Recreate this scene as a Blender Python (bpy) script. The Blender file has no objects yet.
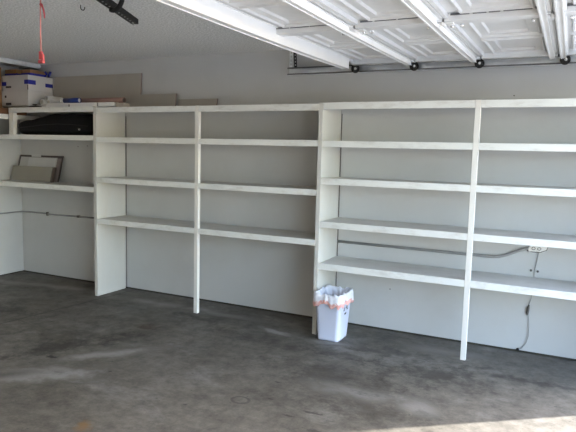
import bpy, bmesh, math, random
from mathutils import Vector, Matrix, noise
random.seed(7)
S = bpy.context.scene
C = S.collection
R = math.radians

# ------------------------------------------------------------ materials
def nodes(m):
    m.use_nodes = True
    nt = m.node_tree
    return nt, nt.nodes['Principled BSDF']

def mat(name, col, rough=.6, metal=0, var=0.06, scale=6, bump=0, bscale=80, dirt=None, dirt_amt=0, dirt_scale=3, spec=.5, stretch=(1,1,1)):
    m = bpy.data.materials.new(name)
    nt, b = nodes(m); N = nt.nodes.new; L = nt.links.new
    tc = N('ShaderNodeTexCoord')
    mp = N('ShaderNodeMapping'); mp.inputs['Scale'].default_value = stretch
    L(tc.outputs['Object'], mp.inputs[0])
    nz = N('ShaderNodeTexNoise'); nz.inputs['Scale'].default_value = scale; nz.inputs['Detail'].default_value = 6
    L(mp.outputs[0], nz.inputs['Vector'])
    rp = N('ShaderNodeValToRGB')
    rp.color_ramp.elements[0].position = .3; rp.color_ramp.elements[1].position = .7
    rp.color_ramp.elements[0].color = tuple(c*(1-var) for c in col) + (1,)
    rp.color_ramp.elements[1].color = tuple(min(1, c*(1+var)) for c in col) + (1,)
    L(nz.outputs[0], rp.inputs[0])
    out = rp.outputs[0]
    if dirt:
        n2 = N('ShaderNodeTexNoise'); n2.inputs['Scale'].default_value = dirt_scale; n2.inputs['Detail'].default_value = 8; n2.inputs['Roughness'].default_value = .7
        L(mp.outputs[0], n2.inputs['Vector'])
        r2 = N('ShaderNodeValToRGB'); r2.color_ramp.elements[0].position = .5; r2.color_ramp.elements[1].position = .75
        r2.color_ramp.elements[0].color = (0,0,0,1); r2.color_ramp.elements[1].color = (dirt_amt,)*3 + (1,)
        L(n2.outputs[0], r2.inputs[0])
        mx = N('ShaderNodeMix'); mx.data_type = 'RGBA'
        L(r2.outputs[0], mx.inputs['Factor']); L(out, mx.inputs['A']); mx.inputs['B'].default_value = tuple(dirt) + (1,)
        out = mx.outputs['Result']
    L(out, b.inputs['Base Color'])
    b.inputs['Roughness'].default_value = rough; b.inputs['Metallic'].default_value = metal
    b.inputs['Specular IOR Level'].default_value = spec
    if bump:
        n3 = N('ShaderNodeTexNoise'); n3.inputs['Scale'].default_value = bscale; n3.inputs['Detail'].default_value = 3
        L(tc.outputs['Object'], n3.inputs['Vector'])
        bp = N('ShaderNodeBump'); bp.inputs['Strength'].default_value = bump; bp.inputs['Distance'].default_value = .01
        L(n3.outputs[0], bp.inputs['Height']); L(bp.outputs[0], b.inputs['Normal'])
    return m

def concrete():
    m = bpy.data.materials.new('stained concrete')
    nt, b = nodes(m); N = nt.nodes.new; L = nt.links.new
    tc = N('ShaderNodeTexCoord')
    def nz(scale, det=8, ro=.6, dist=0, st=(1,1,1), off=(0,0,0)):
        mp = N('ShaderNodeMapping'); mp.inputs['Scale'].default_value = st; mp.inputs['Location'].default_value = off
        L(tc.outputs['Object'], mp.inputs[0])
        n = N('ShaderNodeTexNoise'); n.inputs['Scale'].default_value = scale; n.inputs['Detail'].default_value = det
        n.inputs['Roughness'].default_value = ro; n.inputs['Distortion'].default_value = dist
        L(mp.outputs[0], n.inputs['Vector']); return n.outputs[0]
    def ramp(src, p0, c0, p1, c1):
        r = N('ShaderNodeValToRGB'); e = r.color_ramp.elements
        e[0].position = p0; e[0].color = c0 + (1,); e[1].position = p1; e[1].color = c1 + (1,)
        L(src, r.inputs[0]); return r.outputs[0]
    def mix(fac, a, bb, mode='MIX'):
        x = N('ShaderNodeMix'); x.data_type = 'RGBA'; x.blend_type = mode
        if isinstance(fac, float): x.inputs['Factor'].default_value = fac
        else: L(fac, x.inputs['Factor'])
        for k, v in (('A', a), ('B', bb)):
            if isinstance(v, tuple): x.inputs[k].default_value = v + (1,)
            else: L(v, x.inputs[k])
        return x.outputs['Result']
    g_ = N('ShaderNodeNewGeometry'); geo = g_.outputs['Position']
    def gn(scale, det, ro=.6):
        n = N('ShaderNodeTexNoise'); n.inputs['Scale'].default_value = scale; n.inputs['Detail'].default_value = det; n.inputs['Roughness'].default_value = ro
        L(geo, n.inputs['Vector']); return n.outputs[0]
    wob = gn(4.5, 7, .7); wobf = gn(35, 3)
    def sub(a, v):
        x = N('ShaderNodeMath'); x.operation = 'SUBTRACT'; L(a, x.inputs[0]); x.inputs[1].default_value = v; return x.outputs[0]
    base = ramp(nz(.9, dist=.6), .32, FLOOR_D, .68, FLOOR_L)
    pale = ramp(nz(1.7, st=(1, 1.6, 1), off=(3.1, 1.7, 0), dist=.4), .56, (0,0,0), .8, (.5,)*3)
    c = mix(pale, base, FLOOR_P)
    dark = ramp(nz(1.3, st=(1, 2.2, 1), off=(7.7, 4.2, 0), dist=.3), .58, (0,0,0), .78, (.6,)*3)
    c = mix(dark, c, FLOOR_K)
    fine = ramp(gn(9, 12, .82), .34, (.58,)*3, .66, (1.45,)*3)
    c = mix(1.0, c, fine, 'MULTIPLY')
    spots = ramp(nz(30, det=2), .70, (0,0,0), .76, (.8,)*3)
    c = mix(spots, c, (.055,.052,.048))
    # stains and worn patches, each with a place and shape of its own
    K = (.046,.041,.034); KB = (.085,.062,.042); RU = (.22,.13,.055)
    for (x, y, rx, ry, rot, a, colr) in (
        (-3.0,-1.66,.42,.15,35,.75,FLOOR_P), (-2.95,-1.2,.45,.09,48,.7,FLOOR_P), (-3.5,.10,.62,.10,4,.6,FLOOR_P), (-2.13,-.10,.20,.06,-12,.75,FLOOR_P),
        (-2.9,.10,.5,.07,0,.4,FLOOR_P), (-5.0,.05,.9,.10,10,.45,FLOOR_P), (-.80,.12,.4,.09,0,.35,FLOOR_P), (-.72,-.98,.16,.13,0,.35,FLOOR_P), (-1.15,-.95,.35,.12,0,.35,FLOOR_P), (-.62,.03,.10,.04,0,.6,FLOOR_P), (-1.6,-.13,.2,.05,10,.5,FLOOR_P),
        (-3.35,-1.25,.42,.16,60,.75,K), (-3.1,-.90,.30,.13,50,.6,K), (-3.14,-.56,.14,.09,0,.8,KB), (-2.85,-.12,.45,.07,-10,.6,K), (-3.4,-1.95,.6,.07,40,.6,K),
        (-.15,-.19,.42,.055,2,.75,K), (-.50,-.10,.16,.06,20,.6,K), (-.75,-.42,.42,.24,0,.7,K), (-1.5,-.75,.5,.2,0,.45,K), (-.9,-1.15,.4,.15,0,.45,K), (-1.05,-.80,.25,.16,0,.35,K), (-2.1,-.35,.5,.15,-5,.45,K), (-1.45,-.35,.3,.1,0,.4,K), (-1.2,-.1,.5,.12,0,.35,K),
        (-2.27,-2.10,.07,.07,0,.8,RU), (-5.0,-.8,1.0,.14,0,.5,K), (-1.5,-1.3,.25,.1,0,.3,K)):
        vm = N('ShaderNodeMapping'); vm.vector_type = 'TEXTURE'
        vm.inputs['Location'].default_value = (x, y, 0); vm.inputs['Rotation'].default_value = (0, 0, R(rot)); vm.inputs['Scale'].default_value = (rx, ry, 1)
        L(geo, vm.inputs[0])
        ln = N('ShaderNodeVectorMath'); ln.operation = 'LENGTH'; L(vm.outputs[0], ln.inputs[0])
        ad = N('ShaderNodeMath'); ad.operation = 'MULTIPLY_ADD'; L(wob, ad.inputs[0]); ad.inputs[1].default_value = 4.2; L(ln.outputs['Value'], ad.inputs[2])
        c = mix(ramp(sub(ad.outputs[0], 2.1), .2, (a,)*3, 1.0, (0,0,0)), c, colr)
    # small sharp marks
    for (x, y, rx, ry, rot, a) in ((-3.246,-1.452,.055,.025,10,.85), (-1.55,-1.30,.03,.012,0,.7), (-1.35,-1.45,.05,.012,0,.6), (-1.63,-1.05,.025,.012,0,.7), (-1.25,-1.35,.07,.014,5,.6), (-1.15,-1.55,.05,.02,5,.55), (-2.7,-1.45,.02,.01,0,.7), (-1.95,-1.62,.018,.01,0,.6), (-2.2,-1.2,.012,.01,0,.6)):
        vm = N('ShaderNodeMapping'); vm.vector_type = 'TEXTURE'
        vm.inputs['Location'].default_value = (x, y, 0); vm.inputs['Rotation'].default_value = (0, 0, R(rot)); vm.inputs['Scale'].default_value = (rx, ry, 1)
        L(geo, vm.inputs[0])
        ln = N('ShaderNodeVectorMath'); ln.operation = 'LENGTH'; L(vm.outputs[0], ln.inputs[0])
        ad = N('ShaderNodeMath'); ad.operation = 'MULTIPLY_ADD'; L(wobf, ad.inputs[0]); ad.inputs[1].default_value = 2.; L(ln.outputs['Value'], ad.inputs[2])
        c = mix(ramp(sub(ad.outputs[0], 1.0), .6, (a,)*3, 1.0, (0,0,0)), c, (.03,.028,.025))
    # ring mark
    vm = N('ShaderNodeMapping'); vm.vector_type = 'TEXTURE'; vm.inputs['Location'].default_value = (-1.70,-1.405,0); vm.inputs['Scale'].default_value = (.055,.045,1); L(geo, vm.inputs[0])
    ln = N('ShaderNodeVectorMath'); ln.operation = 'LENGTH'; L(vm.outputs[0], ln.inputs[0])
    mm = N('ShaderNodeMath'); mm.operation = 'SUBTRACT'; L(ln.outputs['Value'], mm.inputs[0]); mm.inputs[1].default_value = 1
    ab = N('ShaderNodeMath'); ab.operation = 'ABSOLUTE'; L(mm.outputs[0], ab.inputs[0])
    c = mix(ramp(ab.outputs[0], .1, (.6,)*3, .25, (0,0,0)), c, (.05,.046,.04))
    # hairline crack across the slab
    sp = N('ShaderNodeSeparateXYZ'); L(geo, sp.inputs[0])
    cr = N('ShaderNodeMath'); cr.operation = 'MULTIPLY_ADD'; L(sp.outputs[1], cr.inputs[0]); cr.inputs[1].default_value = -.093; L(sp.outputs[0], cr.inputs[2])
    c2 = N('ShaderNodeMath'); c2.operation = 'MULTIPLY_ADD'; L(wob, c2.inputs[0]); c2.inputs[1].default_value = .10; L(cr.outputs[0], c2.inputs[2])
    c3 = N('ShaderNodeMath'); c3.operation = 'ADD'; L(c2.outputs[0], c3.inputs[0]); c3.inputs[1].default_value = 4.135-.05
    c4 = N('ShaderNodeMath'); c4.operation = 'ABSOLUTE'; L(c3.outputs[0], c4.inputs[0])
    c = mix(ramp(c4.outputs[0], .004, (.6,)*3, .014, (0,0,0)), c, (.05,.047,.043))
    L(c, b.inputs['Base Color'])
    L(ramp(nz(3), .3, (.45,)*3, .7, (.7,)*3), b.inputs['Roughness'])
    b.inputs['Specular IOR Level'].default_value = .15
    bp = N('ShaderNodeBump'); bp.inputs['Strength'].default_value = .25; bp.inputs['Distance'].default_value = .006
    L(nz(40, det=4), bp.inputs['Height']); L(bp.outputs[0], b.inputs['Normal'])
    return m
FLOOR_D = (.096,.086,.071); FLOOR_L = (.176,.161,.139); FLOOR_P = (.34,.325,.305); FLOOR_K = (.055,.049,.041)

M = dict(
    floor=concrete(),
    drive=mat('driveway concrete', (.31,.308,.30), .85, var=.1, scale=2),
    wall=mat('off white wall board', (.555,.563,.568), .55, var=.02, scale=3, bump=.08, bscale=120, dirt=(.42,.40,.36), dirt_amt=.18, dirt_scale=2.2),
    ceil=mat('sprayed ceiling texture', (.81,.825,.82), .95, var=.26, scale=75, bump=1.0, bscale=42),
    shelf=mat('white painted shelf wood', (.775,.79,.775), .45, var=.04, scale=5, bump=.05, bscale=60, dirt=(.42,.38,.33), dirt_amt=.5, dirt_scale=16, stretch=(.35,1,1)),
    top=mat('dusty shelf top', (.64,.625,.595), .65, var=.08, scale=4, dirt=(.46,.43,.38), dirt_amt=.6, dirt_scale=6, stretch=(.5,1,1)),
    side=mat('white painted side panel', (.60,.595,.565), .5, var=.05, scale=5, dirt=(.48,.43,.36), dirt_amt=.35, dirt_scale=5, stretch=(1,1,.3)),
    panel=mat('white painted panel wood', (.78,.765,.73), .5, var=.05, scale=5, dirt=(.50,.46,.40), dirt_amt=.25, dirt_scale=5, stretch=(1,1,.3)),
    dimwall=mat('darkened unseen wall', (.30,.28,.25), .8, var=.1),  # out of view, darkened to lessen the bounced fill light inside
    gap=mat('wall gap shade and screw holes', (.05,.045,.035), .9, var=.3, scale=8),  # dark of the shaded gap under the wall board, also the screw holes
    lip=mat('steel with painted shade', (.16,.165,.175), .35, metal=.7, var=.15, scale=14),  # galvanised steel darkened, with the shade put into its colour
    door=mat('white steel door', (.74,.74,.735), .4, var=.02, scale=8, dirt=(.45,.42,.38), dirt_amt=.15, dirt_scale=9),
    strut=mat('white painted strut steel', (.84,.84,.83), .35, var=.02, scale=8),
    galv=mat('galvanised steel', (.80,.83,.88), .3, metal=.75, var=.18, scale=14, stretch=(.3,1,1)),
    blackm=mat('black steel', (.008,.008,.009), .6, spec=.3, var=.2),
    rubber=mat('black nylon', (.012,.012,.012), .35, var=.2),
    bolt=mat('bright zinc bolt', (.85,.85,.84), .25, metal=.6, var=.05),
    conduit=mat('grey conduit', (.33,.335,.34), .45, metal=.3, var=.15, scale=10),
    cable=mat('dark cable', (.10,.095,.09), .6, var=.3, scale=20),
    plate=mat('white enamel plate', (.85,.85,.84), .3, var=.03),
    bag=mat('black nylon bag cloth', (.004,.004,.005), .75, spec=.25, var=.4, scale=12, bump=.5, bscale=40),
    box=mat('white carton board', (.62,.62,.62), .7, var=.04, scale=6),
    tape=mat('blue masking tape', (.012,.02,.30), .5, var=.15),
    print=mat('dark print ink', (.05,.05,.055), .7, var=.1),
    brown=mat('brown cardboard', (.30,.165,.07), .8, var=.15, scale=8),
    dbrown=mat('dark brown wood', (.16,.075,.035), .7, var=.3, scale=12, stretch=(1,.2,1)),
    beige=mat('beige hardboard', (.40,.375,.335), .75, var=.04, scale=4),
    beiged=mat('dull beige board', (.30,.285,.25), .75, var=.05, scale=5),
    paper=mat('pale grey sheet', (.52,.51,.49), .7, var=.04),
    edge=mat('dark board edge', (.09,.07,.065), .7, var=.2),
    mauve=mat('mauve grey board', (.27,.22,.215), .75, var=.08),
    tube=mat('reddish brown cardboard tube', (.27,.165,.145), .75, var=.1),
    blue=mat('blue plastic wrap', (.02,.045,.22), .4, var=.25),
    pvc=mat('white plastic tube', (.80,.81,.82), .35, var=.03),
    bin=mat('white bin plastic', (.66,.70,.86), .35, var=.02),
    red=mat('red cord', (.66,.25,.23), .55, var=.1),
    redd=mat('red plastic handle', (.60,.09,.11), .4, var=.08),
    concretewall=mat('plaster outer wall', (.5,.48,.45), .9, var=.05),
)
# thin translucent liner film
def film():
    m = bpy.data.materials.new('white liner film')
    nt, b = nodes(m); N = nt.nodes.new; L = nt.links.new
    tc = N('ShaderNodeTexCoord'); nz = N('ShaderNodeTexNoise'); nz.inputs['Scale'].default_value = 30
    L(tc.outputs['Object'], nz.inputs['Vector'])
    rp = N('ShaderNodeValToRGB'); rp.color_ramp.elements[0].color = (.66,.68,.76,1); rp.color_ramp.elements[1].color = (.86,.87,.92,1)
    L(nz.outputs[0], rp.inputs[0]); L(rp.outputs[0], b.inputs['Base Color'])
    b.inputs['Roughness'].default_value = .3
    return m
M['film'] = film()
M['pinkfilm'] = mat('pink tinted liner hem', (.74,.38,.34), .4, var=.2, scale=30, dirt=(.85,.78,.80), dirt_amt=1.0, dirt_scale=22)

# ------------------------------------------------------------ mesh helpers
WPOS = {}
def bx(bm, x0, x1, y0, y1, z0, z1, bevel=0):
    vs = [bm.verts.new(p) for p in ((x0,y0,z0),(x1,y0,z0),(x1,y1,z0),(x0,y1,z0),(x0,y0,z1),(x1,y0,z1),(x1,y1,z1),(x0,y1,z1))]
    fs = [bm.faces.new([vs[i] for i in f]) for f in ((3,2,1,0),(4,5,6,7),(0,1,5,4),(1,2,6,5),(2,3,7,6),(3,0,4,7))]
    if bevel:
        es = {e for f in fs for e in f.edges}
        bmesh.ops.bevel(bm, geom=list(es), offset=bevel, segments=2, affect='EDGES', profile=.6)
    return vs
def BX(*a, **k):
    bm = bmesh.new(); bx(bm, *a, **k); return bm
def tube(bm, pts, r, n=10, cap=True, closed=False):
    pts = [Vector(p) for p in pts]; rings = []
    m = len(pts); up = None
    for i, p in enumerate(pts):
        if closed: t = (pts[(i+1) % m]-pts[i-1]).normalized()
        else: t = (pts[min(i+1, m-1)]-pts[max(i-1, 0)]).normalized()
        if up is None:
            up = Vector((0,0,1)) if abs(t.z) < .9 else Vector((1,0,0))
        a = t.cross(up).normalized(); b = a.cross(t).normalized(); up = b
        rr = r[i] if isinstance(r, (list, tuple)) else r
        rings.append([bm.verts.new(p + a*rr*math.cos(2*math.pi*k/n) + b*rr*math.sin(2*math.pi*k/n)) for k in range(n)])
    for i in range(m if closed else m-1):
        A, B = rings[i], rings[(i+1) % m]
        for k in range(n):
            f = bm.faces.new((A[k], A[(k+1) % n], B[(k+1) % n], B[k])); f.smooth = True
    if cap and not closed:
        bm.faces.new(rings[0][::-1]); bm.faces.new(rings[-1])
def cyl(bm, c, axis, r, h, n=20, r2=None):
    c = Vector(c); d = {'x':Vector((1,0,0)),'y':Vector((0,1,0)),'z':Vector((0,0,1))}[axis]
    tube(bm, [c-d*h/2, c+d*h/2], [r, r if r2 is None else r2], n)
def obj(name, bm, m, parent=None, label=None, smooth=False):
    bmesh.ops.recalc_face_normals(bm, faces=bm.faces)
    if parent is None:
        xs = [v.co for v in bm.verts]
        o0 = Vector(((min(v.x for v in xs)+max(v.x for v in xs))/2, (min(v.y for v in xs)+max(v.y for v in xs))/2, min(v.z for v in xs)))
    else: o0 = WPOS[parent.name]
    bmesh.ops.translate(bm, verts=bm.verts, vec=-o0)
    me = bpy.data.meshes.new(name); bm.to_mesh(me); bm.free()
    if smooth:
        for p in me.polygons: p.use_smooth = True
    me.materials.append(m)
    o = bpy.data.objects.new(name, me); C.objects.link(o)
    if parent is None: o.location = o0
    else: o.parent = parent
    WPOS[o.name] = o0
    if label: o['label'] = label
    return o
def tag(o, label, cat, group=None):
    o['label'] = label; o['category'] = cat
    if group: o['group'] = group
    return o
def thing(name, label, cat, loc, group=None):
    o = bpy.data.objects.new(name, None); C.objects.link(o); o.location = loc; o.empty_display_size = .1
    WPOS[o.name] = Vector(loc)
    return tag(o, label, cat, group)
def struct(name, bm, m):
    o = obj(name, bm, m); o['kind'] = 'structure'; return o

# ------------------------------------------------------------ the room
D = .427          # wall behind the shelves
XB = -5.84        # end wall, left
XF = 1.28         # inner face of the front wall with the vehicle opening
YF = -5.75        # far side wall (behind the camera)
HC = 2.425
fl = struct('floor', BX(XB-.12, XF+.12, YF-.12, D+.12, -.12, 0), M['floor'])
dr = struct('floor_driveway', BX(XF+.12, 30, -22, 18, -.14, -.02), M['drive'])
struct('ceiling', BX(XB-.12, XF+.2, YF-.12, D+.12, HC, HC+.12), M['ceil'])
wb = struct('wall_shelf_side', BX(XB-.12, XF+.12, D, D+.12, 0, HC), M['wall'])
struct('wall_left', BX(XB-.12, XB, YF-.12, D, 0, HC), M['wall'])
struct('wall_camera_side', BX(XB-.12, XF+.12, YF-.12, YF, 0, HC), M['dimwall'])
OY0, OY1, OZ = -4.75, .345, 2.13
bm = bmesh.new()
bx(bm, XF, XF+.12, OY1, D, 0, HC); bx(bm, XF, XF+.12, YF, OY0, 0, HC); bx(bm, XF, XF+.12, OY0, OY1, OZ, HC)
struct('wall_front', bm, M['wall'])
b1 = struct('gap_shade_shelf_side', BX(XB, XF, D-.006, D, .0, .014), M['gap'])  # dark strip painting the shaded gap under the wall board, no real skirting
struct('gap_shade_left', BX(XB, XB+.006, YF, D-.006, .0, .012), M['gap'])  # same painted gap shade along the left wall
for (x, z) in ((-1.312, .365), (-4.92, 1.513), (-4.78, 1.523), (-.42, 1.98)):
    bm = bmesh.new(); cyl(bm, (x, D-.001, z), 'y', .005, .003, 10); obj('screw_hole', bm, M['gap'], wb, 'small dark screw hole')

# ------------------------------------------------------------ shelving
PT = .038
def board(unit, x0, x1, zt, th=.05, y0=0, y1=None, z2=None, splits=()):
    """plywood shelf with a taller front edge strip, split where a post stands"""
    y1 = D-.015 if y1 is None else y1
    sh = obj('shelf', BX(x0+.0015, x1-.0015, y0+.019, y1, zt-.019, zt-.0008), M['top'], unit)
    cuts = [x0] + [c for s in splits for c in s] + [x1]
    for a, b in zip(cuts[::2], cuts[1::2]):
        bm = bmesh.new(); bx(bm, a+.001, b-.001, y0+.0005, y0+.019, zt-th, zt, bevel=.0015)
        obj('front_edge', bm, M['shelf'], sh)
    return sh
# corner unit
P1a, P1b = -4.270, -4.232
u0 = thing('shelving_unit', 'white corner shelving unit at the left end with a cubby along its top', 'shelves', (-4.9, .2, 0))
board(u0, -5.49, P1a, 1.912, .053)
board(u0, XB+.002, P1a, 1.626, .05)
sh = board(u0, XB+.002, P1a, 1.112, .052)
bm = bmesh.new(); bx(bm, -5.488, -5.418, .001, .046, 1.627, 1.858, bevel=.0015); obj('cubby_post', bm, M['panel'], u0)
obj('back_cleat', BX(-5.83, P1a-.01, D-.022, D-.001, 1.02, 1.09), M['panel'], u0)

def seam(unit, x, z1): obj('open_joint', BX(x, x+.005, D-.004, D-.0008, .015, z1), M['edge'], unit, 'dark open joint in the back corner')
def bay(name_label, xa, xb, xm, xe, tops, toptop, loc, endpanel=False):
    u = thing('shelving_unit', name_label, 'shelves', loc)
    bm = bmesh.new(); bx(bm, xa, xb, 0.0, D-.014, .001, toptop, bevel=.002)
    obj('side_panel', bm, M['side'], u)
    bm = bmesh.new(); bx(bm, xm-PT/2, xm+PT/2, -.0005, .036, .001, toptop+.001, bevel=.002)
    obj('post', bm, M['panel'], u)
    board(u, xb, xe, toptop-.001, .053, splits=((xm-PT/2, xm+PT/2),))
    for z in tops: board(u, xb, xe, z, .05, splits=((xm-PT/2, xm+PT/2),))
    seam(u, xb+.0005, toptop-.06)
    if endpanel:
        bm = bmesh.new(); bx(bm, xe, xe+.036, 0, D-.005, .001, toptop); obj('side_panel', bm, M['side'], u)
    return u
uA = bay('white shelving unit in the middle with three shelves under its top', P1a, P1b, -3.028, -1.8435, (1.611, 1.211, .797), 1.903, (-3.03, .2, 0))
uB = bay('white shelving unit on the right with four shelves, beside the bin', -1.8435, -1.8084, -.617, .585, (1.609, 1.307, .953), 1.912, (-.6, .2, 0), True)
board(uB, -1.8084, .585, .606, .052, splits=((-.636, -.598),))
# screw_heads at the posts
# side wall shelves (left end wall)
us = thing('wall_shelf', 'white shelf board high on the left wall, just under the ceiling', 'shelf', (-5.65, -1, 2.36))
obj('board', BX(XB+.001, -5.45, -2.6, D-.05, 2.405, 2.42), M['shelf'], us)
obj('front_edge', BX(-5.45, -5.432, -2.6, D-.05, 2.374, 2.4235, bevel=.002), M['shelf'], us)
obj('front_edge', BX(-5.431, -5.419, -2.6, D-.05, 2.386, 2.407, bevel=.002), M['shelf'], us)
us = thing('wall_shelf', 'white shelf board on the left wall level with the cubby', 'shelf', (-5.65, -1, 1.8))
obj('board', BX(XB+.001, -5.525, -2.6, D-.01, 1.822, 1.84), M['shelf'], us)
obj('front_edge', BX(-5.525, -5.507, -2.6, D-.01, 1.79, 1.842), M['shelf'], us)

# ------------------------------------------------------------ conduit and hanging cable
c = thing('conduit', 'grey conduit running along the wall and bending up to a white round box', 'conduit', (-2.5, D, .7))
bm = bmesh.new()
tube(bm, [(XB+.012, -2.0, .727), (XB+.012, .30, .728), (XB+.014, .37, .730), (XB+.03, .405, .731), (XB+.075, .414, .731), (-5.2, .415, .729), (-4.6, .415, .733), (-4.285, .415, .734)], .0085)
obj('pipe', bm, M['conduit'], c)
bm = bmesh.new()
tube(bm, [(-1.80, .413, .737), (-.9, .413, .735), (-.52, .413, .733), (-.455, .413, .738), (-.40, .413, .757), (-.30, .413, .805), (-.235, .413, .828)], .012)
obj('pipe', bm, M['conduit'], c)
for q in ((-5.41, -5.395, .40, D-.001, .71, .75), (-4.93, -4.90, .40, D-.001, .722, .744)):
    obj('strap', BX(*q), M['cable'], c, 'dark strap')
bm = bmesh.new()
vs = []
for y, k in ((D-.001, 1.0), (D-.028, 1.0), (D-.034, .9)):
    ring = []
    for i in range(24):
        a = 2*math.pi*i/24; s = .068*k*math.copysign(abs(math.cos(a))**.8, math.cos(a)); t = .030*k*math.copysign(abs(math.sin(a))**.8, math.sin(a))
        ring.append(bm.verts.new((-.178+s, y, .829+t+s*.12)))
    vs.append(ring)
for A, B in zip(vs, vs[1:]):
    for i in range(24): bm.faces.new((A[i], A[(i+1) % 24], B[(i+1) % 24], B[i]))
bm.faces.new(vs[-1])
bxo = obj('outlet_box', bm, M['plate'], c, 'white oval outlet box')
bm = bmesh.new()
for x in (-.205, -.165): tube(bm, [(x+.012*math.cos(a), D-.035, .830+.010*math.sin(a)) for a in [i*.524 for i in range(12)]], .0022, 6, closed=True)
tube(bm, [(-.25, D-.02, .806), (-.215, D-.036, .803), (-.16, D-.036, .803), (-.115, D-.033, .823), (-.108, D-.02, .843)], .003, 6)
obj('socket_ring', bm, M['cable'], bxo)
w = thing('hanging_cable', 'thin dark cable hanging down the wall from the white outlet box', 'cable', (-.2, D-.01, .01))
bm = bmesh.new(); y = D-.009
tube(bm, [(-.17, y, .796), (-.175, y, .74), (-.188, y, .66), (-.190, y, .60), (-.20, y, .50), (-.196, y, .44), (-.212, y, .38), (-.213, y, .33), (-.205, y, .27), (-.198, y, .20), (-.197, y, .14), (-.21, y, .08), (-.24, y, .035), (-.262, y, .022)], .0026, 8)
obj('wire', bm, M['conduit'], w)
bm = bmesh.new(); tube(bm, [(-.209, y-.002, .385), (-.213, y-.003, .36), (-.216, y-.003, .325), (-.215, y-.002, .305)], [.005, .010, .010, .005], 10); obj('connector', bm, M['cable'], w)
for x, z in ((-.213, .655), (-.165, .652)):
    bm = bmesh.new(); cyl(bm, (x, y, z), 'y', .0085, .014, 12); obj('clip', bm, M['cable'], w)
bm = bmesh.new(); cyl(bm, (-.268, y, .02), 'y', .011, .014, 12); obj('plug', bm, M['rubber'], w)

# ------------------------------------------------------------ overhead door
DZ = 2.274
YA, YB = -4.58, .272
def sag(y): return -.034*max(0, 1-((y+2.14)/2.42)**2)
def warp(bm):
    for v in bm.verts: v.co.z += sag(v.co.y)
    return bm
cells = [YB, -.42, -1.13, -1.74, -2.35, -2.96, -3.56, -4.07, YA]
def ybox(bm, x0, x1, z0, z1, ya=YA, yb=YB, n=12):
    for i in range(n):
        bx(bm, x0, x1, ya+(yb-ya)*i/n, ya+(yb-ya)*(i+1)/n, z0, z1)
    bmesh.ops.remove_doubles(bm, verts=bm.verts, dist=.0001)
    # drop the inner walls left between the slices
    inner = [f for f in bm.faces if len(f.verts) == 4 and all(abs(v.co.y-f.verts[0].co.y) < 1e-5 for v in f.verts) and ya+.01 < f.verts[0].co.y < yb-.01]
    bmesh.ops.delete(bm, geom=inner, context='FACES_ONLY')
seams = [-1.665, -1.140, -.650, -.127, .41]
gd = thing('garage_door', 'white raised overhead garage door seen from below, held up along the ceiling', 'garage door', (-.6, -2.1, 2.2))
for k in range(4):
    xa, xb = seams[k]+.002, seams[k+1]-.002
    bm = bmesh.new()
    # embossed inner skin
    for j in range(8):
        yb_, ya_ = cells[j], cells[j+1]
        rings = []
        for ins, dz in ((0, 0), (.050, 0), (.056, -.010), (.064, -.010), (.072, .002), (.118, .002), (.124, .016), (.15, .016)):
            ex = ins + (.028 if ins else 0)
            r = [bm.verts.new((x, y, DZ+dz)) for x, y in ((xa+ex, ya_+ins), (xb-ex, ya_+ins), (xb-ex, yb_-ins), (xa+ex, yb_-ins))]
            rings.append(r)
        for A, B in zip(rings, rings[1:]):
            for i in range(4): bm.faces.new((A[i], B[i], B[(i+1) % 4], A[(i+1) % 4]))
        bm.faces.new(rings[-1])
    ybox(bm, xa, xb, DZ+.022, DZ+.034)
    sec = obj('section', warp(bm), M['door'], gd)
    # rolled long edges
    for x0 in (xa, xb-.022):
        bm = bmesh.new(); ybox(bm, x0, x0+.022, DZ-.024, DZ-.001); obj('rail', warp(bm), M['door'], sec)
    for yc, wd in ((cells[0]-.035, .07), (cells[2]-.01, .085), (cells[4], .075), (cells[6], .075), (cells[8]+.035, .07)):
        bm = bmesh.new(); bx(bm, xa+.004, xb-.004, yc-wd/2, yc+wd/2, DZ-.042, DZ-.0005, bevel=.003)
        end_ = yc > .1 or yc < -4.4
        obj('stile', warp(bm), M['galv'] if end_ else M['door'], sec, 'galvanised end stile' if end_ else None)
        if end_: continue
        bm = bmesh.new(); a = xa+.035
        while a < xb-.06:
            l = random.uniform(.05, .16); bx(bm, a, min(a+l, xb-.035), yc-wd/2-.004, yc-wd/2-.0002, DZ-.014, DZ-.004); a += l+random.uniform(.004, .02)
        obj('flange_gap_shade', warp(bm), M['lip'], sec, 'dark strip painted as gap shade along the stile')  # solid dark strip stands in for the shadow line at the flange gap
# struts: hat-shaped bars across the door
def strut(x0, x1, zb, zt=DZ-.030, ya=YA+.02, yb=YB-.045):
    bm = bmesh.new(); t = .010
    ybox(bm, x0+t, x1-t, zb, zt, ya, yb)
    b2 = bmesh.new(); ybox(b2, x0-.004, x1+.004, zt-.003, zt+.0, ya, yb)
    me = bpy.data.meshes.new('tmp'); b2.to_mesh(me); b2.free(); bm.from_mesh(me); bpy.data.meshes.remove(me)
    b2 = bmesh.new(); ybox(b2, x0+t-.003, x0+t+.004, zb-.004, zb+.001, ya, yb); ybox(b2, x1-t-.004, x1-t+.003, zb-.004, zb+.001, ya, yb)
    me = bpy.data.meshes.new('tmp'); b2.to_mesh(me); b2.free(); bm.from_mesh(me); bpy.data.meshes.remove(me)
    return obj('strut', warp(bm), M['strut'], gd)
strut(-1.690, -1.618, 2.188, zt=DZ-.004, yb=.07)
strut(-1.212, -1.160, 2.212)
strut(-.724, -.672, 2.212)
strut(-.190, -.141, 2.212)
strut(-.119, -.070, 2.212)
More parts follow.
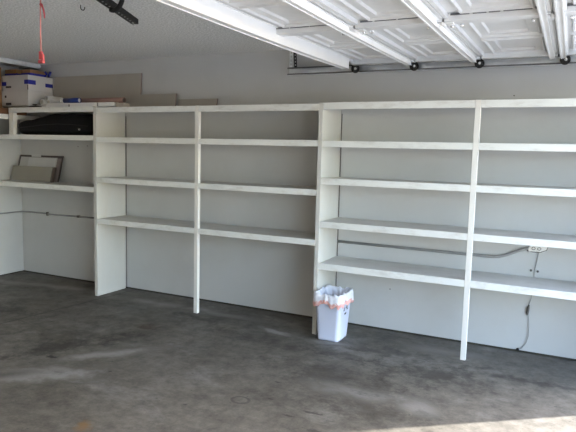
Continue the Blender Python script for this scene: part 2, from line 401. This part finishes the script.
# hinges at the seams
for s in seams[1:4]:
    for yc in (cells[2]-.01, cells[4], cells[6]):
        bm = bmesh.new(); z = DZ-.050
        bx(bm, s-.05, s-.012, yc-.03, yc+.03, z, z+.006); bx(bm, s+.012, s+.05, yc-.03, yc+.03, z, z+.006)
        cyl(bm, (s, yc, z), 'y', .008, .07, 10)
        h = obj('hinge', warp(bm), M['strut'], gd)
        bm = bmesh.new()
        for dx in (-.09, -.042, .034, .085):
            for dy in (.022,): cyl(bm, (s+dx, yc+dy+.012, z-.003), 'z', .0085, .012, 8)
        obj('bolt', warp(bm), M['bolt'], h)
# rollers with brackets
rx = [-1.655, -1.165, -.669, -.085]
for i, x in enumerate(rx):
    bm = bmesh.new()
    bx(bm, x-.028, x+.028, .272, .277, 2.232, 2.272); bx(bm, x-.03, x+.03, .252, .277, 2.264, 2.272)
    cyl(bm, (x, .318, 2.214), 'y', .007, .07, 10)
    br = obj('roller_bracket', bm, M['blackm'], gd)
    bm = bmesh.new(); cyl(bm, (x, .301, 2.211), 'y', .035, .02, 24)
    for a in range(5):
        cyl(bm, (x+.026*math.cos(a*1.257), .296, 2.213+.026*math.sin(a*1.257)), 'y', .008, .026, 8)
    rl = obj('roller', bm, M['rubber'], br)
    bm = bmesh.new(); cyl(bm, (x+.004, .286, 2.211), 'y', .010, .012, 12); obj('roller_pin', bm, M['bolt'], rl)

# ------------------------------------------------------------ track
tr = thing('door_track', 'galvanised horizontal door track hung along the wall above the shelves', 'track', (-.6, .34, 2.18))
def sweep(bm, path, prof):
    """path in the XZ plane; prof = list of (offset along the in-plane normal, y)"""
    rings = []
    for i, p in enumerate(path):
        a, b = path[max(0, i-1)], path[min(len(path)-1, i+1)]
        t = Vector((b[0]-a[0], b[1]-a[1])).normalized(); n = Vector((-t.y, t.x))
        rings.append([bm.verts.new((p[0]+n.x*o, y, p[1]+n.y*o)) for o, y in prof])
    for A, B in zip(rings, rings[1:]):
        for k in range(len(prof)): bm.faces.new((A[k], A[(k+1) % len(prof)], B[(k+1) % len(prof)], B[k]))
    bm.faces.new(rings[0][::-1]); bm.faces.new(rings[-1])
path = [(-2.293, 2.217), (-1, 2.217), (.76, 2.217)] + [(.76+.44*math.sin(a), 1.777+.44*math.cos(a)) for a in [i*math.pi/20 for i in range(1, 10)]] + [(1.2, 1.777), (1.2, .02)]
y0, y1, h, t = .318, .362, .031, .0025
prof = [(h, y0), (h, y1), (-h, y1), (-h, y0), (-h+t, y0), (-h+t, y1-t), (h-t, y1-t), (h-t, y0)]
bm = bmesh.new(); sweep(bm, path, prof); obj('channel', bm, M['galv'], tr)
for o0, o1 in ((h-.011, h+.0012), (-h-.0012, -h+.010)):  # lips coloured dark to paint the shade along the channel edges
    bm = bmesh.new(); sweep(bm, path, [(o0, y0-.0035), (o0, y0-.0005), (o1, y0-.0005), (o1, y0-.0035)]); obj('rolled_lip', bm, M['lip'], tr, 'rolled lip with shade in its colour')
def perforated(bm, x0, x1, y, z0, z1, pitch=.028, lean=0, axis='x'):
    """flat punched strip: two edge bars and the rungs between the holes"""
    n = int((z1-z0)/pitch); w_ = x1-x0; th = .0025
    def seg(a, b, za, zb):
        sh0 = lean*(za-z0); sh1 = lean*(zb-z0)
        if axis == 'x':
            v = bx(bm, a, b, y, y+th, za, zb)
        else:
            v = bx(bm, y, y+th, a, b, za, zb)
        for q in v: q.co.x += lean*(q.co.z-z0)
    seg(x0, x0+w_*.3, z0, z1); seg(x1-w_*.3, x1, z0, z1)
    for i in range(n+1): seg(x0+w_*.3, x1-w_*.3, z0+i*pitch, min(z1, z0+i*pitch+pitch*.45))
bm = bmesh.new(); perforated(bm, -2.298, -2.268, .3625, 2.19, HC-.001, pitch=.034)
obj('hanger', bm, M['galv'], tr, 'perforated steel hanger strap')
bm = bmesh.new(); perforated(bm, -2.245, -2.218, .3625, 2.20, HC-.001, lean=-.08); obj('hanger', bm, M['blackm'], tr, 'darker perforated brace behind the hanger')
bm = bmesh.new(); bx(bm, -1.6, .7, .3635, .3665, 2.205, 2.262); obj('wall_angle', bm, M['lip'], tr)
for x in (-1.2, -.3, .5): obj('wall_bracket', BX(x, x+.035, .367, D-.001, 2.215, 2.255), M['galv'], tr)

# ------------------------------------------------------------ ceiling bits
ZH = 2.30
t = thing('opener_bracket', 'black perforated angle bar with a curved strap, hung just under the ceiling', 'bracket', (-2.4, -1.8, ZH))
a0 = Vector((-2.590, -1.35, ZH)); a1 = Vector((-2.369, -1.88, ZH)); dd = (a1-a0); dd.normalize(); Ln = .96; pp = Vector((-dd.y, dd.x, 0))
if pp.x < 0: pp = -pp
def obox(bm, s0, s1, p0, p1, z0, z1):
    for q in bx(bm, 0, 1, 0, 1, 0, 1):
        s = s0+(s1-s0)*q.co.x; p = p0+(p1-p0)*q.co.y; z = z0+(z1-z0)*q.co.z
        q.co = a0+dd*s+pp*p; q.co.z = z
bm = bmesh.new(); BWD = .046
obox(bm, 0, Ln, 0, BWD*.33, ZH-.003, ZH); obox(bm, 0, Ln, BWD*.67, BWD, ZH-.003, ZH)
k = 0
while k*.05 < Ln-.03:
    obox(bm, k*.05, k*.05+.029, BWD*.33, BWD*.67, ZH-.003, ZH); k += 1
obox(bm, 0, Ln, BWD-.003, BWD, ZH-.0, ZH+.028)
obj('angle_bar', bm, M['blackm'], t)
bm = bmesh.new(); obox(bm, Ln-.05, Ln-.015, BWD, BWD+.003, ZH, HC); obj('hanger_strap', bm, M['blackm'], t)
bm = bmesh.new(); pts = []
for i in range(17):
    a = R(-115 + i*11); pts.append((-2.268+.058*math.cos(a), -1.84+.012*math.sin(a)-.02*i/16, 2.300+.058*math.sin(a)))
tube(bm, pts, .013, 10); obj('curved_strap', bm, M['blackm'], t)
p_ = a0+dd*.018+pp*.018
bm = bmesh.new(); cyl(bm, (p_.x, p_.y, ZH-.007), 'z', .007, .012, 10); obj('bolt', bm, M['bolt'], t)

bm = bmesh.new()
tube(bm, [(-2.937, -1.44, HC), (-2.937, -1.44, HC-.015), (-2.93, -1.44, HC-.03), (-2.912, -1.44, HC-.036), (-2.90, -1.44, HC-.026), (-2.90, -1.44, HC-.016)], .0028, 8)
tag(obj('ceiling_hook', bm, M['blackm']), 'small dark wire hook screwed into the textured ceiling', 'hook')

t = thing('pull_cord', 'red emergency pull cord with a red handle hanging from the ceiling', 'cord', (-2.54, -2.1, 1.94))
bm = bmesh.new(); tube(bm, [(-2.536, -2.1, HC), (-2.537, -2.1, 2.3), (-2.541, -2.1, 2.2), (-2.544, -2.1, 2.1), (-2.543, -2.1, 1.99)], .0035, 8); obj('rope', bm, M['red'], t)
bm = bmesh.new(); tube(bm, [(-2.534, -2.1, 2.238), (-2.528, -2.103, 2.236), (-2.519, -2.105, 2.222), (-2.512, -2.105, 2.205), (-2.508, -2.105, 2.183), (-2.506, -2.105, 2.165)], [.005, .006, .005, .0045, .0045, .003], 8); obj('cord_tail', bm, M['redd'], t)
bm = bmesh.new(); bmesh.ops.create_icosphere(bm, subdivisions=2, radius=.008, matrix=Matrix.Translation((-2.5365, -2.1, 2.238))); obj('knot', bm, M['redd'], t)
bm = bmesh.new(); bx(bm, -2.553, -2.533, -2.108, -2.094, 1.958, 2.0, bevel=.004); bx(bm, -2.558, -2.522, -2.109, -2.093, 1.938, 1.955, bevel=.004); bx(bm, -2.533, -2.524, -2.107, -2.095, 1.95, 1.985, bevel=.002)
obj('handle', bm, M['redd'], t)

# ------------------------------------------------------------ waste bin
bn = thing('waste_bin', 'white plastic waste bin with a liner, on the floor under the lowest shelf', 'bin', (-1.66, .025, 0))
BC = Vector((-1.664, .008)); HB = .382
def rr(bm, hx, hy, z, n=10, rad=.03, jit=0, cx=BC.x, cy=BC.y, dz=0, ph=0):
    out = []
    for cxs, cys, a0_ in ((1,1,0), (-1,1,90), (-1,-1,180), (1,-1,270)):
        for i in range(n):
            a = R(a0_+90*i/(n-1))
            x = cxs*(hx-rad)+rad*math.cos(a); y = cys*(hy-rad)+rad*math.sin(a)
            # long sides get extra points from the corner arcs only
            out.append((x, y))
    # resample evenly
    P = [Vector(p) for p in out]; tot = 0; seg = []
    for i in range(len(P)):
        l = (P[(i+1) % len(P)]-P[i]).length; seg.append(l); tot += l
    res = []; N_ = 96
    for k in range(N_):
        d = tot*k/N_; i = 0
        while d > seg[i]: d -= seg[i]; i += 1
        q = P[i].lerp(P[(i+1) % len(P)], d/seg[i] if seg[i] else 0)
        j = jit*(noise.noise(Vector((k*.55, z*30+ph, 3.1)))) if jit else 0
        jz = dz*noise.noise(Vector((k*.33, ph, 9.7)))
        nrm = q.normalized()
        res.append(bm.verts.new((cx+q.x+nrm.x*j, cy+q.y+nrm.y*j, z+jz)))
    return res
def loft(bm, rings, capA=False, capB=False, smooth=True):
    for A, B in zip(rings, rings[1:]):
        for k in range(len(A)):
            f = bm.faces.new((A[k], A[(k+1) % len(A)], B[(k+1) % len(A)], B[k])); f.smooth = smooth
    if capA: bm.faces.new(rings[0][::-1])
    if capB: bm.faces.new(rings[-1])
bm = bmesh.new()
rs = [rr(bm, .085, .105, .012, rad=.028), rr(bm, .090, .110, .001, rad=.028), rr(bm, .092, .113, .02, rad=.03), rr(bm, .114, .140, HB-.025, rad=.034), rr(bm, .120, .147, HB-.02, rad=.036), rr(bm, .121, .148, HB, rad=.036), rr(bm, .114, .141, HB, rad=.034), rr(bm, .088, .109, .016, rad=.028)]
rs = rs[1:]
loft(bm, rs, True, True)
obj('body', bm, M['bin'], bn)
bm = bmesh.new()
rs = [rr(bm, .084, .108, .16, rad=.03, jit=.006), rr(bm, .090, .116, HB-.10, rad=.03, jit=.010, ph=1), rr(bm, .100, .127, HB-.03, rad=.03, jit=.010, ph=2), rr(bm, .1115, .1395, HB+.008, rad=.036, jit=.006, dz=.022, ph=3),
      rr(bm, .123, .150, HB+.010, rad=.036, jit=.004, dz=.022, ph=3), rr(bm, .127, .154, HB-.015, rad=.04, jit=.008, ph=4), rr(bm, .126, .153, HB-.045, rad=.04, jit=.016, dz=.016, ph=5), rr(bm, .127, .154, HB-.066, rad=.04, jit=.020, dz=.034, ph=6)]
loft(bm, rs); 
ln = obj('liner', bm, M['film'], bn)
bm = bmesh.new()
rs = [rr(bm, .1285, .1555, HB-.050, rad=.04, jit=.020, dz=.034, ph=6), rr(bm, .129, .156, HB-.076, rad=.04, jit=.024, dz=.036, ph=6), rr(bm, .126, .153, HB-.084, rad=.04, jit=.02, dz=.046, ph=6)]
loft(bm, rs)
obj('drawstring_hem', bm, M['pinkfilm'], ln, 'pink red drawstring hem')
# chasing-arrows mark on the right side
bm = bmesh.new()
def arrow(bm, ang, xx, yc, zc, sc):
    pts = [(-.9,-.75), (.25,-.75), (.25,-1.05), (.85,-.5), (.25,.05), (.25,-.25), (-.6,-.25)]
    q = []
    for (a, b) in pts:
        a *= .62; b = b*.62-.38
        ca, sa = math.cos(ang), math.sin(ang)
        y_ = (a*ca-b*sa)*sc*1.25; z_ = (a*sa+b*ca)*sc
        z = zc+z_
        q.append(bm.verts.new((BC.x+.0925+(z-.02)*.022/(HB-.045)+.0012, yc+y_, z)))
    bm.faces.new(q)
for a in (0, 120, 240): arrow(bm, R(a), 0, .005, .245, .040)
r_ = bmesh.ops.extrude_face_region(bm, geom=bm.faces[:])
bmesh.ops.translate(bm, verts=[v for v in r_['geom'] if isinstance(v, bmesh.types.BMVert)], vec=(.0006, 0, 0))
obj('recycling_mark', bm, M['print'], bn, 'dark recycling arrows mark')

# ------------------------------------------------------------ boards on the left shelf
zs = 1.1125
t = thing('framed_board', 'dark edged board with pale sheets leaning on the wall, behind the flat carton', 'board', (-5.25, .34, zs))
def leaning(bm, x0, x1, yb, yt, z0, z1, th, skew=0):
    v = bx(bm, x0, x1, yb, yb+th, z0, z1)
    for q in v:
        f_ = (q.co.z-z0)/(z1-z0); q.co.y += (yt-yb)*f_; q.co.x += skew*f_
bm = bmesh.new(); leaning(bm, XB+.01, -5.135, .335, .40, zs, zs+.290, .012, .012); obj('backing', bm, M['edge'], t, 'dark brown backing with thin edge')
bm = bmesh.new(); leaning(bm, -5.80, -5.21, .328, .388, zs+.006, zs+.268, .006, .012); obj('sheet', bm, M['paper'], t)
bm = bmesh.new(); leaning(bm, -5.66, -5.225, .322, .381, zs+.006, zs+.262, .005, .012); obj('sheet', bm, M['box'], t, 'paler sheet')
bm = bmesh.new(); leaning(bm, -5.20, -5.15, .326, .386, zs+.002, zs+.262, .008, .012); obj('side_strip', bm, M['mauve'], t, 'mauve grey strip')
bm = bmesh.new(); leaning(bm, -5.60, -5.45, .376, .379, zs+.272, zs+.304, .004, 0); obj('tag', bm, M['box'], t, 'small white tag on top edge')
t = thing('flat_carton', 'dull beige flat carton standing on edge on the left shelf', 'carton', (-5.4, .2, zs))
bm = bmesh.new(); leaning(bm, -5.79, -5.16, .235, .262, zs, zs+.165, .045, .02); obj('carton_body', bm, M['beiged'], t)
bm = bmesh.new(); leaning(bm, -5.158, -5.14, .238, .265, zs, zs+.162, .04, .02); obj('end_flap', bm, M['edge'], t, 'dark end edge')

# ------------------------------------------------------------ bag in the cubby
bm = bmesh.new(); zb = 1.627; rings = []
prof_ = [(-5.412,.10,.07), (-5.405,.16,.12), (-5.38,.185,.150), (-5.33,.19,.163), (-5.26,.19,.168), (-5.18,.19,.178), (-5.10,.19,.196), (-5.02,.19,.215), (-4.93,.185,.226), (-4.82,.18,.229), (-4.70,.18,.228), (-4.58,.175,.224), (-4.46,.17,.219), (-4.36,.155,.214), (-4.30,.12,.20), (-4.28,.07,.15)]
for i, (x, hw, ht) in enumerate(prof_):
    ring = []
    for k in range(20):
        a = 2*math.pi*k/20; ca, sa = math.cos(a), math.sin(a)
        y = .215+hw*math.copysign(abs(ca)**.7, ca); z = zb+.0015+ht/2+(ht/2)*math.copysign(abs(sa)**.7, sa)
        n_ = noise.noise(Vector((x*6, y*9, z*14)))*.012
        z = min(max(z+(n_ if sa > -.3 else 0), zb+.0012), 1.856)
        ring.append(bm.verts.new((x, y+n_, z)))
    rings.append(ring)
loft(bm, rings, True, True)
bag = thing('duffel_bag', 'long black soft bag lying in the cubby of the corner unit', 'bag', (-4.87, .2, zb))
obj('bag_body', bm, M['bag'], bag)
bm = bmesh.new(); tube(bm, [(-5.37, .026, 1.70), (-5.2, .022, 1.712), (-5.0, .022, 1.73), (-4.8, .032, 1.74), (-4.6, .036, 1.735), (-4.4, .055, 1.72)], .004, 6); obj('zip', bm, M['blackm'], bag)
bm = bmesh.new(); cyl(bm, (-4.50, .042, 1.685), 'y', .008, .012, 12); obj('snap', bm, M['conduit'], bag, 'small grey snap')

# ------------------------------------------------------------ cartons and boards at the far left top
zt = 1.912
def carton(x0, x1, y0, y1, z0, z1, label, tapes, prints, group=None):
    b = thing('carton', label, 'box', ((x0+x1)/2, (y0+y1)/2, z0), group)
    obj('box_body', BX(x0, x1, y0, y1, z0, z1-.0, bevel=.003), M['box'], b)
    bm = bmesh.new(); bx(bm, x0-.002, x1+.002, y0-.002, y1-.001, z1-.012, z1+.002); obj('lid', bm, M['box'], b)
    for tp in tapes: obj('tape', BX(*tp), M['tape'], b, 'blue tape')
    for q in prints: obj('printed_mark', BX(*q), M['print'], b, 'dark printed mark')
    return b
ZB = 1.937
carton(-5.70, -5.285, .09, .424, ZB, ZB+.163, 'white carton at the bottom of the pair on the corner unit', [],
       [(-5.64, -5.555, .0875, .09, ZB+.012, ZB+.036), (-5.655, -5.63, .0875, .09, ZB+.09, ZB+.115), (-5.2835, -5.2815, .14, .20, ZB+.012, ZB+.024)])
carton(-5.695, -5.29, .094, .424, ZB+.167, ZB+.328, 'white carton with blue tape, on top of the other white carton',
       [(-5.70, -5.63, .0895, .093, ZB+.22, ZB+.262), (-5.345, -5.284, .0895, .093, ZB+.232, ZB+.278), (-5.289, -5.2855, .092, .19, ZB+.232, ZB+.278), (-5.289, -5.2855, .32, .419, ZB+.222, ZB+.262)],
       [(-5.64, -5.555, .0908, .0935, ZB+.196, ZB+.216), (-5.299, -5.288, .0905, .0935, ZB+.172, ZB+.225)])
# board that carries the cartons
bm = bmesh.new(); bx(bm, -5.72, -5.27, .12, .42, 1.9135, 1.936); tag(obj('plank', bm, M['beiged']), 'pale wooden plank lying under the two white cartons', 'plank')
# small brown packets on top
zz = ZB+.3305
for (x0, x1, yy0, yy1, hh, lab) in ((-5.68, -5.50, .12, .30, .068, 'brown packet with blue tape, left one on top of the white cartons'), (-5.43, -5.30, .13, .34, .060, 'brown packet with blue tape, right one on top of the white cartons')):
    b = thing('packet', lab, 'packet', ((x0+x1)/2, (yy0+yy1)/2, zz), 'brown packets on the white cartons')
    obj('wrapper', BX(x0, x1, yy0, yy1, zz, zz+hh, bevel=.004), M['brown'], b)
    obj('tape', BX(x0-.003, x1+.003, yy0-.003, yy1+.003, zz+.001, zz+.024), M['tape'], b, 'blue tape')
bm = bmesh.new()
tube(bm, [(-5.30, .375, zz+.012), (-5.285, .37, zz+.03), (-5.265, .375, zz+.066)], [.012, .016, .012], 7); tube(bm, [(-5.285, .30, zz+.008), (-5.275, .33, zz+.03), (-5.262, .30, zz+.052)], [.006, .010, .014], 6)

tag(obj('tape_roll', bm, M['tape']), 'crumpled lump of blue tape on the right edge of the top carton', 'tape')
# brown carton and upright board on the left wall shelf
bm = bmesh.new(); bx(bm, XB+.01, -5.535, -1.2, .27, 1.843, 1.91, bevel=.003)
tag(obj('brown_carton', bm, M['dbrown']), 'flat dark brown carton on the left wall shelf, seen through the cubby', 'box')
bm = bmesh.new(); bx(bm, XB+.01, -5.69, -1.1, .08, 1.912, 2.355, bevel=.003)
tag(obj('brown_board', bm, M['brown']), 'tall brown cardboard box at the far left behind the white cartons', 'box')
# tubes and long boxes on the top
def tubeobj(name, x0, x1, y, z, r, m, label, cat, endm=None, endlab=None, hollow=True, group=None):
    t_ = thing(name, label, cat, ((x0+x1)/2, y, z-r), group)
    bm = bmesh.new(); n = 20; prof = []
    R_ = []
    for x, rad in ((x0, r*.8), (x0, r), (x1, r), (x1, r*.8)):
        R_.append([bm.verts.new((x, y+rad*math.cos(2*math.pi*k/n), z+rad*math.sin(2*math.pi*k/n))) for k in range(n)])
    loft(bm, R_)
    obj('tube_wall', bm, m, t_)
    bm = bmesh.new(); cyl(bm, (x1-.012, y, z), 'x', r*.79, .006, 20); obj('end_cap', bm, endm or m, t_, endlab)
    return t_
t = thing('long_box', 'long flat white box lying on the corner unit in front of the tubes', 'box', (-4.5, .1, 1.913))
obj('box_body', BX(-4.98, -4.05, .055, .15, 1.913, 1.955, bevel=.003), M['pvc'], t)
for q in ((-4.27, -4.255, .0535, .056, 1.917, 1.952), (-4.66, -4.64, .0535, .056, 1.917, 1.94)): obj('strap', BX(*q), M['conduit'], t, 'grey strap')
tag(obj('beige_block', BX(-4.04, -3.94, .07, .15, 1.904, 1.948, bevel=.003), M['beige']), 'small beige block at the right end of the long white box', 'block')
tubeobj('cardboard_tube', -4.77, -4.02, .165, 1.982, .028, M['tube'], 'reddish brown cardboard tube with a dark open end', 'tube', M['edge'], 'dark open end')
tubeobj('wrapped_roll', -4.76, -4.55, .10, 1.983, .026, M['blue'], 'short blue wrapped roll with a white end, beside the brown tube', 'roll', M['pvc'], 'white end')
bm = bmesh.new(); bmesh.ops.create_uvsphere(bm, u_segments=16, v_segments=10, radius=.026, matrix=Matrix.Translation((-4.788, .10, 1.982))); 
tag(obj('round_knob', bm, M['plate'], smooth=True), 'round white knob at the left end of the blue roll', 'knob')
def yend(name, x, y, z, r, label, z0):
    y += .06
    t_ = thing(name, label, 'tube', (x, y, z0), 'white tube ends beside the cartons')
    bm = bmesh.new(); n = 20; R_ = []
    for yy, rad in ((y, r*.7), (y, r), (y+.22, r), (y+.22, r*.7)):
        R_.append([bm.verts.new((x+rad*math.cos(2*math.pi*k/n), yy, z+rad*math.sin(2*math.pi*k/n))) for k in range(n)])
    loft(bm, R_); obj('tube_wall', bm, M['pvc'], t_)
    bm = bmesh.new(); cyl(bm, (x, y+.01, z), 'y', r*.69, .006, 20); obj('end_cap', bm, M['paper'], t_)
yend('plastic_tube', -5.165, .10, 1.982, .030, 'white plastic tube end next to the bottom carton', 1.952)
yend('plastic_tube', -5.126, .13, 2.025, .027, 'white plastic tube lying on top of two others', 2.01)
yend('plastic_tube', -5.088, .12, 1.980, .028, 'white plastic tube end beside the dark bottle', 1.955)
bm = bmesh.new(); bx(bm, -5.25, -5.02, .158, .38, 1.913, 1.9515, bevel=.004); tag(obj('tray', bm, M['box']), 'low pale tray holding the white tube ends', 'tray')
t = thing('dark_bottle', 'small dark bottle lying between the white tubes and the blue roll', 'bottle', (-4.86, .2, 1.957))
bm = bmesh.new(); tube(bm, [(-4.89, .20, 1.987), (-4.885, .20, 1.987), (-4.80, .20, 1.987), (-4.785, .20, 1.987)], [.02, .028, .028, .014], 16); obj('bottle_body', bm, M['print'], t)
bm = bmesh.new(); cyl(bm, (-4.772, .2, 1.987), 'x', .012, .022, 12); obj('cap', bm, M['blackm'], t)
bm = bmesh.new(); tube(bm, [(-5.21, .045, 1.922), (-5.10, .035, 1.924), (-5.03, .04, 1.92)], [.006, .009, .004], 8); tag(obj('screwdriver', bm, M['print']), 'thin dark tool lying at the front of the tray', 'tool')

# boards leaning on the wall on top of the units
def wallboard(x0, x1, z0, z1, yb, yt, label):
    t_ = thing('hardboard_panel', label, 'board', ((x0+x1)/2, yb, z0))
    bm = bmesh.new(); leaning(bm, x0, x1, yb, yt, z0, z1, .010); obj('panel', bm, M['beige'], t_)
    bm = bmesh.new(); leaning(bm, x1, x1+.008, yb+.001, yt+.001, z0, z1, .008); obj('edge_strip', bm, M['mauve'], t_, 'darker edge')
wallboard(-5.25, -4.012, 1.912, 2.278, .385, .410, 'tallest beige board leaning on the wall behind the tubes')
wallboard(-4.12, -3.545, 1.904, 2.058, .355, .372, 'middle beige board leaning on the wall, right of the tallest board')
wallboard(-3.53, -3.075, 1.904, 2.003, .375, .395, 'lowest beige board, rightmost of the three on top of the shelves')

# ------------------------------------------------------------ light
w = bpy.data.worlds.new('sky'); S.world = w; w.use_nodes = True
nt = w.node_tree; bg = nt.nodes['Background']
sky = nt.nodes.new('ShaderNodeTexSky'); sky.sky_type = 'NISHITA'; sky.sun_disc = False
sky.sun_elevation = R(31); sky.sun_rotation = R(60)
nt.links.new(sky.outputs[0], bg.inputs[0]); bg.inputs[1].default_value = .75
sl = bpy.data.lights.new('sun', 'SUN'); sl.energy = 9.0; sl.angle = R(.6); sl.color = (1, .98, .955)
so = bpy.data.objects.new('sun', sl); C.objects.link(so)
el = R(31); hd = Vector((-1.02, -.776)).normalized()
d = Vector((hd.x*math.cos(el), hd.y*math.cos(el), -math.sin(el)))
so.rotation_euler = d.to_track_quat('-Z', 'Y').to_euler(); so.location = (8, 6, 8)

# ------------------------------------------------------------ camera
f, dc, yaw, pitch, roll = 572.633, 4.29544, -.453933, -.109021, .0261003
cy_, sy_ = math.cos(yaw), math.sin(yaw); cp, sp = math.cos(pitch), math.sin(pitch)
W = Vector((sy_*cp, cy_*cp, sp)); R0 = Vector((cy_, -sy_, 0)); U0 = R0.cross(W)
Rv = R0*math.cos(roll)+U0*math.sin(roll); Uv = -R0*math.sin(roll)+U0*math.cos(roll)
cam = bpy.data.cameras.new('camera'); cam.sensor_width = 36; cam.lens = f/576*36; cam.sensor_fit = 'HORIZONTAL'; cam.clip_start = .05
co = bpy.data.objects.new('camera', cam); C.objects.link(co)
m = Matrix(((Rv.x, Uv.x, -W.x, 0), (Rv.y, Uv.y, -W.y, -dc), (Rv.z, Uv.z, -W.z, 1.5), (0, 0, 0, 1)))
co.matrix_world = m
S.camera = co
S.view_settings.view_transform = 'Standard'; S.view_settings.look = 'None'; S.view_settings.gamma = 1; S.view_settings.use_curve_mapping = False
S.view_settings.exposure = 1.42
S.cycles.max_bounces = 14; S.cycles.diffuse_bounces = 10
